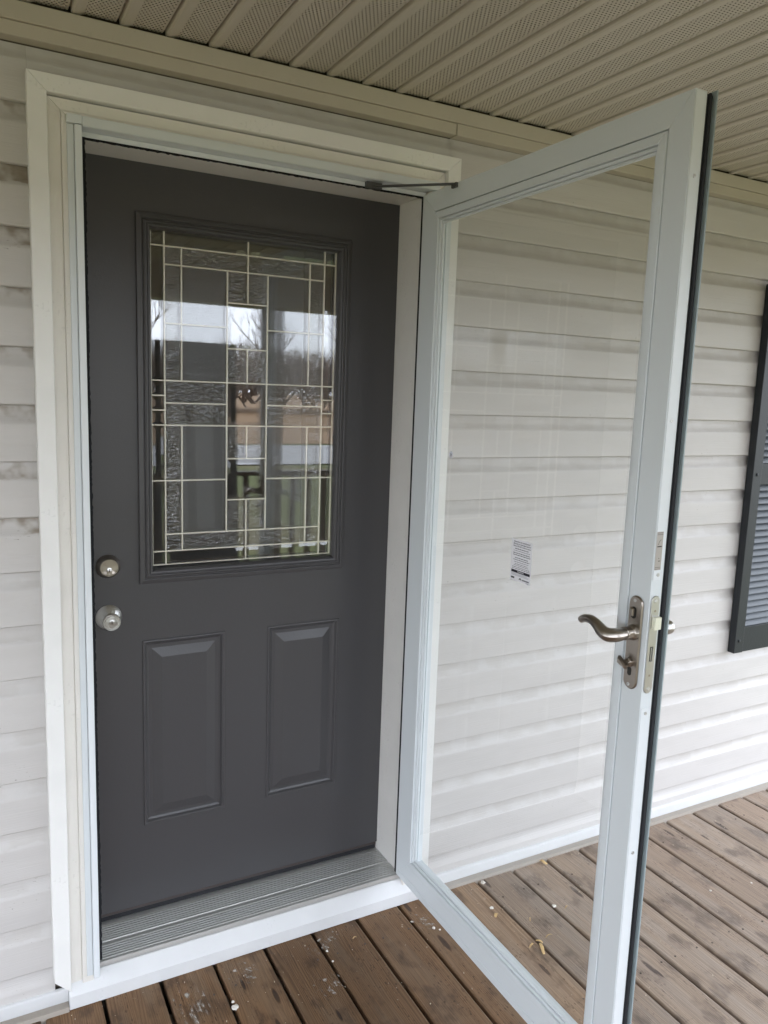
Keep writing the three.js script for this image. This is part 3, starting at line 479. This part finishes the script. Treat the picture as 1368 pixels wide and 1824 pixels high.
  // outside handle
  part(storm, 'outside_plate', slabX(pill(0.886, 1.04, 1.21, 0.0165), 0.8990, 0.9045, 0.0015), mat.nickelDark); part(storm, 'outside_knob', lathe([[0.0095, 0.0], [0.0095, 0.034], [0.0125, 0.040], [0.0142, 0.047], [0.0135, 0.056], [0.0085, 0.061], [0, 0.0622]], [0.9045, 1.1305, 0.886], [1, 0, 0], 28), mat.nickel);
  // paper labels stuck to the glass
  const onGlass = (z, y) => { const k = (0.8672 + 0.2468) / (0.853 + 0.2468); return [1.9201 - (1.9201 - z) * k, 1.5648 - (1.5648 - y) * k]; };
  {
    const cv = document.createElement('canvas'); cv.width = 384; cv.height = 512; const q = cv.getContext('2d'); q.fillStyle = '#f3f3f8'; q.fillRect(0, 0, 384, 512); q.fillStyle = '#23222c'; q.textAlign = 'center';
    const T = (s, y, px2, bold, g) => { q.font = `${bold ? 'bold ' : ''}${px2}px sans-serif`; q.fillStyle = g || '#23222c'; q.fillText(s, 196, y, 320); };
    T('Questions & installation?', 40, 25, true); T('Missing or Damaged parts?', 67, 25, true); T('Please DO NOT return to store', 94, 23, true);
    // smaller lines: too fine to read, word-sized strokes
    const rl = rng(17); for (const [y, h, w, g] of [[122, 13, 250, '#33323c'], [146, 10, 300, '#77767f'], [175, 13, 310, '#2c2b35'], [198, 13, 310, '#2c2b35'], [232, 12, 240, '#3a3943'], [256, 12, 290, '#3a3943'], [280, 9, 260, '#77767f'], [304, 9, 230, '#5a5963'], [322, 9, 270, '#77767f'], [344, 9, 320, '#44434d'], [362, 9, 325, '#44434d']]) { q.fillStyle = g; for (let x = 196 - w / 2; x < 196 + w / 2;) { const l = 10 + rl() * 34; q.fillRect(x, y - h * (0.62 + 0.1 * rl()), Math.min(l, 196 + w / 2 - x), h * 0.55); for (let c2 = x + 3; c2 < x + l - 4; c2 += 7 + rl() * 9) q.fillRect(c2, y - h, 2.5, h * 0.5); x += l + 6; } }
    q.fillStyle = '#1d1b2a'; q.fillRect(22, 376, 344, 32); T('WARNING', 400, 24, true, '#f3f3f8');
    q.fillStyle = '#8c8b95'; for (let y = 414; y < 450; y += 9) q.fillRect(24, y, 330 - (y % 4) * 14, 3); q.fillStyle = '#33323c'; q.fillRect(24, 464, 62, 20); q.beginPath(); q.arc(196, 484, 24, Math.PI, 0); q.lineTo(206, 484); q.arc(196, 484, 10, 0, Math.PI, true); q.fill(); q.fillStyle = '#7a7984'; q.fillRect(230, 468, 126, 16); q.fillRect(300, 496, 52, 6);
    const t = new THREE.CanvasTexture(cv); t.colorSpace = THREE.SRGBColorSpace; t.anisotropy = 8;
    const [za, yb] = onGlass(0.5112, 1.1501), [zb, yt] = onGlass(0.586, 1.2476);
    const g = new THREE.PlaneGeometry(zb - za, yt - yb); g.rotateY(-Math.PI / 2); g.translate(0.8670, (yb + yt) / 2, (za + zb) / 2); part(storm, 'paper_label', g, M([0.9, 0.9, 0.9], 0.6, { map: t }), 'white printed instruction label on the glass');
    const [zr, yr] = onGlass(0.2384, 1.4153), cv2 = document.createElement('canvas'); cv2.width = cv2.height = 64; const w = cv2.getContext('2d'); w.fillStyle = '#e9e9f4'; w.fillRect(0, 0, 64, 64); w.strokeStyle = '#3a3a55'; w.lineWidth = 5; w.beginPath(); w.moveTo(22, 20); w.lineTo(30, 34); w.lineTo(24, 46); w.moveTo(36, 22); w.lineTo(42, 40); w.stroke();
    const t2 = new THREE.CanvasTexture(cv2); t2.colorSpace = THREE.SRGBColorSpace; const rg = new THREE.CircleGeometry(0.0088, 24); rg.rotateY(-Math.PI / 2); rg.translate(0.8670, yr, zr); part(storm, 'round_sticker', rg, M([0.9, 0.9, 0.9], 0.6, { map: t2 }), 'tiny round sticker near the hinge side');
  }
}
{ // hold-open bar from the head to the open door
  const t = thing('door_closer_arm', 'dark flat closer arm from door head to storm door', 'closer arm', [0.73, 2.1, 0.02]);
  const a = new THREE.Vector3(0.722, 2.0985, 0.012), b = new THREE.Vector3(0.8505, 2.0855, 0.20), d = b.clone().sub(a), g = new RoundedBoxGeometry(0.016, 0.0035, d.length(), 1, 0.001);
  g.applyQuaternion(new THREE.Quaternion().setFromUnitVectors(new THREE.Vector3(0, 0, 1), d.clone().normalize())); g.translate((a.x + b.x) / 2, (a.y + b.y) / 2, (a.z + b.z) / 2);
  part(t, 'arm', g, mat.barGrey); part(t, 'pivot', lathe([[0, -0.004], [0.006, -0.004], [0.006, 0.004], [0, 0.004]], [a.x, a.y - 0.001, a.z], [0, 1, 0], 18), mat.barGrey); part(t, 'foot', box(0.846, 0.8528, 2.076, 2.0875, 0.190, 0.212, 0.001), mat.barGrey);
}

// ---------------------------------------------------------------- window shutter
{
  const x0 = 2.322, x1 = 2.70, y0 = 0.624, y1 = 2.003, zf = 0.036, zb = 0.006, sw = 0.049;
  const t = thing('window_shutter', 'dark blue-black louvred window shutter at the right edge', 'shutter', [(x0 + x1) / 2, y0, 0]);
  part(t, 'stile', box(x0, x0 + sw, y0, y1, zb, zf, 0.002), mat.shutter); part(t, 'stile', box(x1 - sw, x1, y0, y1, zb, zf, 0.002), mat.shutter);
  const bays = [[0.724, 1.276], [1.355, 1.930]]; for (const [a, b] of [[y0 + 0.0006, 0.724], [1.276, 1.355], [1.930, y1 - 0.0006]]) part(t, 'rail', box(x0 + sw + 0.0003, x1 - sw - 0.0003, a, b, zb + 0.001, zf - 0.0035, 0.0015), mat.shutter);
  part(t, 'backing', box(x0 + sw, x1 - sw, 0.70, 1.95, zb, zb + 0.004, 0), mat.shutter);
  for (const [a, b] of bays) { const n = Math.round((b - a) / 0.0247), h = (b - a) / n; for (let k = 0; k < n; k++) { const y = a + k * h; part(t, 'slat', runX([[0.013, y - 0.001], [0.0290, y + 0.0012], [0.0302, y + 0.0028], [0.0292, y + 0.0055], [0.0175, y + h - 0.001], [0.0128, y + h + 0.0005]], x0 + sw + 0.0004, x1 - sw - 0.0004), mat.slat); } }
  for (const y of [0.672, 1.3147, 1.95]) part(t, 'screw', ball([x0 + 0.022, y, zf + 0.001], 0.0062, [1, 1, 0.6]), mat.shutter);
}

// ---------------------------------------------------------------- sawdust, shavings and chips on the deck
{
  const shave = M([0.66, 0.46, 0.22], 0.7), chip = M([0.74, 0.70, 0.64], 0.8);
  const curl = (len, w, bend, s) => { const pos = [], idx = [], n = 6; for (let i = 0; i <= n; i++) { const a = (i / n - 0.5), x = a * len, y = 0.0008 + bend * (1 - 4 * a * a) + 0.0006 * hash(i, s, 1), ww = w * (0.55 + 0.45 * Math.sin(Math.PI * (i + 0.4) / (n + 0.8))), o = (hash(i, s, 2) - 0.5) * w * 0.4; pos.push(x, y, -ww / 2 + o, x, y + 0.0012, ww / 2 + o, x, y - 0.0006, o * 0.5); if (i) { const k = 3 * (i - 1); idx.push(k, k + 3, k + 4, k, k + 4, k + 1, k + 1, k + 4, k + 5, k + 1, k + 5, k + 2, k + 2, k + 5, k + 3, k + 2, k + 3, k); } } const g = new THREE.BufferGeometry(); g.setAttribute('position', new THREE.Float32BufferAttribute(pos, 3)); g.setAttribute('uv', new THREE.Float32BufferAttribute(new Float32Array(pos.length / 3 * 2), 2)); g.setIndex(idx); g.computeVertexNormals(); return g; };
  const put = (name, geo, m, x, z, rot, label, cat, group) => { const o = new THREE.Mesh(geo, m); o.name = numbered(name); o.position.set(x, 0.0016, z); o.rotation.y = rot; o.userData = { label, category: cat, group }; scene.add(o); };
  const S = [[1.1558, 0.3754, 0.045, 0.010, 1.2, 'longest yellow wood shaving lying behind the storm door glass'], [1.137, 0.3524, 0.024, 0.007, 0.3, 'short yellow wood shaving left of the longest one'], [1.167, 0.3500, 0.022, 0.006, 2.2, 'short yellow wood shaving behind the longest one'], [1.2099, 0.3424, 0.026, 0.004, 0.1, 'thin yellow sliver right of the wood shavings'], [1.4326, 0.0467, 0.030, 0.012, 1.9, 'pale curled shaving against the ledger board'], [1.1227, 0.2000, 0.020, 0.010, 0.7, 'yellow wood shaving near the hinge side of storm door'], [1.3456, 0.2635, 0.018, 0.004, 0.4, 'thin tan sliver beside the white plaster chip'], [0.6896, 0.1045, 0.012, 0.005, 0.2, 'small tan sliver on the deck below the threshold'], [1.205, 0.26, 0.016, 0.003, 1.0, 'faint tan sliver midway across the board behind the glass']];
  S.forEach(([x, z, l, w, r, lab], i) => put('wood_shaving', curl(l, w, 0.004, i), shave, x, z, r, lab, 'wood shaving', 'wood shavings scattered on the deck'));
  const lump = (r, s) => { const g = new THREE.IcosahedronGeometry(r, 1), p = g.attributes.position; for (let i = 0; i < p.count; i++) { const k = 0.7 + 0.6 * hash(Math.round(p.getX(i) * 1e5), Math.round(p.getY(i) * 1e5) + Math.round(p.getZ(i) * 7e4), s); p.setXYZ(i, p.getX(i) * k, p.getY(i) * k * 0.55, p.getZ(i) * k); } g.computeVertexNormals(); return g; };
  const Cc = [[0.3017, 0.2019, 0.0085, 'largest white plaster chip on the deck below the sill'], [0.3025, 0.182, 0.004, 'small white crumb beside the largest plaster chip'], [1.3156, 0.2407, 0.0065, 'white plaster chip behind the storm door glass'], [1.1313, 0.1644, 0.006, 'white plaster chip near the storm door hinge side'], [1.1824, 0.0474, 0.0075, 'white plaster chip in the gap by the ledger board'], [0.9211, 0.165, 0.0045, 'white crumb left of the storm door bottom rail'], [0.9339, 0.179, 0.003, 'tiny white crumb right of its larger neighbour'], [0.5961, 0.1174, 0.004, 'white crumb wedged in a deck gap below the threshold'], [0.5942, 0.161, 0.003, 'tiny white crumb further along the same deck gap'], [1.8346, 0.4005, 0.0035, 'tiny white crumb right of the open storm door'], [1.9963, 0.4313, 0.003, 'tiny white crumb farthest right on the deck']];
  Cc.forEach(([x, z, r, lab], i) => put('plaster_chip', lump(r, i + 1), chip, x, z, i, lab, 'chip', 'plaster chips on the deck'));
  // fine crumbs nobody could count
  const n = 900, im = new THREE.InstancedMesh(new THREE.TetrahedronGeometry(0.0016), M([0.70, 0.60, 0.46], 0.9), n), mt = new THREE.Matrix4(), qn = new THREE.Quaternion(), r = rng(99);
  for (let i = 0; i < n; i++) { const x = -0.2 + r() * 2.9, z = 0.05 + Math.pow(r(), 1.6) * 0.9, s = 0.35 + Math.pow(r(), 3) * 1.3; qn.setFromEuler(new THREE.Euler(r() * 6, r() * 6, r() * 6)); mt.compose(new THREE.Vector3(x, 0.0018, z), qn, new THREE.Vector3(s * (0.8 + r()), s * 0.6, s)); im.setMatrixAt(i, mt); im.setColorAt(i, new THREE.Color().setScalar(0.6 + 0.55 * r())); }
  im.name = 'sawdust'; im.userData = { label: 'fine sawdust crumbs scattered over the deck boards', category: 'sawdust', kind: 'stuff' }; scene.add(im);
  // chalky plaster dust rubbed into the boards below the sill
  const dust = tex(256, 256, (x, y) => { const d = Math.hypot((x - 128) / 120, (y - 128) / 120), n2 = fbm(x / 26, y / 26, 301, 5), st = vn(x / 5, y / 60, 305); return smooth(0.42, 0.85, n2 * 1.15 - d * 0.45 + (st - 0.5) * 0.28) * 0.75 * smooth(1, 0.7, d); }, false);
  const dm = M([0.66, 0.62, 0.56], 0.95, { alphaMap: dust, transparent: true });
  const sm = thing('plaster_dust', 'chalky white plaster dust smeared on boards below the sill', 'dust', [0, 0, 0], undefined, 'stuff');
  [[0.205, 0.155, 0.12, 0.22, 0.2], [0.36, 0.10, 0.11, 0.14, 2], [0.60, 0.085, 0.16, 0.09, 1.1], [0.55, 0.24, 0.12, 0.12, 0.5], [0.90, 0.13, 0.10, 0.14, 2.6], [0.12, 0.30, 0.1, 0.16, 4]].forEach(([x, z, w, h, r2], i) => { const g = new THREE.PlaneGeometry(w, h); g.rotateX(-Math.PI / 2); g.rotateY(r2 * 0.4); g.translate(x, 0.0022 + i * 0.0002, z); part(sm, 'smear', g, dm); });
}

// ---------------------------------------------------------------- bare trees beyond the road (seen only in reflections)
{
  const bark = M([0.13, 0.105, 0.085], 0.9);
  const build = (seed, hgt) => {
    const r = rng(seed), trunk = [], twigs = [];
    const limb = (p, d, len, rad, lev) => {
      const q = p.clone().addScaledVector(d, len), g = new THREE.CylinderGeometry(rad * 0.6, rad, len, lev > 2 ? 3 : 6, 1, true); g.translate(0, len / 2, 0); g.applyQuaternion(new THREE.Quaternion().setFromUnitVectors(new THREE.Vector3(0, 1, 0), d)); g.translate(p.x, p.y, p.z); (lev < 1 ? trunk : twigs).push(g);
      if (lev >= 5) return; const n = lev === 0 ? 5 : 3;
      for (let k = 0; k < n; k++) { const e = new THREE.Vector3(r() - 0.5, r() * 0.55 + 0.05, r() - 0.5).normalize(), nd = d.clone().multiplyScalar(0.75).add(e.multiplyScalar(0.85)).normalize(); limb(p.clone().addScaledVector(d, len * (0.5 + 0.5 * r())), nd, len * (0.58 + 0.2 * r()), rad * 0.5, lev + 1); }
    };
    limb(new THREE.Vector3(), new THREE.Vector3(0, 1, 0), hgt * 0.32, hgt * 0.018, 0);
    return [mergeGeometries(trunk), mergeGeometries(twigs)];
  };
  const kinds = [build(7, 8), build(8, 10), build(9, 7)];
  const spots = [[6, 46, 0.8], [11, 50, 1.0], [14.5, 47, 0.7], [19, 52, 1.05], [24, 48, 0.95], [31, 55, 1.2], [-4, 54, 1.0], [-12, 50, 1.1], [38, 50, 1.0], [2, 60, 0.8]];
  const words = ['leftmost', 'second', 'third', 'fourth', 'fifth', 'sixth', 'seventh', 'eighth', 'ninth', 'rightmost'];
  spots.map((s) => s).sort((a, b) => a[0] - b[0]).forEach(([x, z, s], i) => {
    const t = thing('bare_tree', `${words[i]} bare grey tree of the row beyond the road`, 'tree', [x, G, z], 'bare trees beyond the road');
    const [a, b] = kinds[i % 3], m1 = part(t, 'trunk', a, bark), m2 = part(t, 'crown', b, bark); m1.position.set(0, 0, 0); m2.position.set(0, 0, 0); t.scale.setScalar(s * 1.25); t.rotation.y = i * 1.7;
  });
  // brush along the far edge of the field
  const n = 420, geo = build(12, 4)[1], im = new THREE.InstancedMesh(geo, M([0.22, 0.18, 0.15], 0.95), n), r = rng(5), mt = new THREE.Matrix4();
  for (let i = 0; i < n; i++) { const s = 1.6 + r() * 1.0; mt.compose(new THREE.Vector3(-70 + r() * 150, G - 0.8, 60 + r() * 18), new THREE.Quaternion().setFromAxisAngle(new THREE.Vector3(0, 1, 0), r() * 6), new THREE.Vector3(s * 1.6, s, s * 1.6)); im.setMatrixAt(i, mt); }
  im.name = 'brushwood'; im.userData = { label: 'far grey-brown brushwood along the field edge', category: 'brushwood', kind: 'stuff' }; scene.add(im);
}

scene.traverse((o) => { if (o.isMesh) { o.castShadow = true; o.receiveShadow = true; } });
renderer.render(scene, camera);
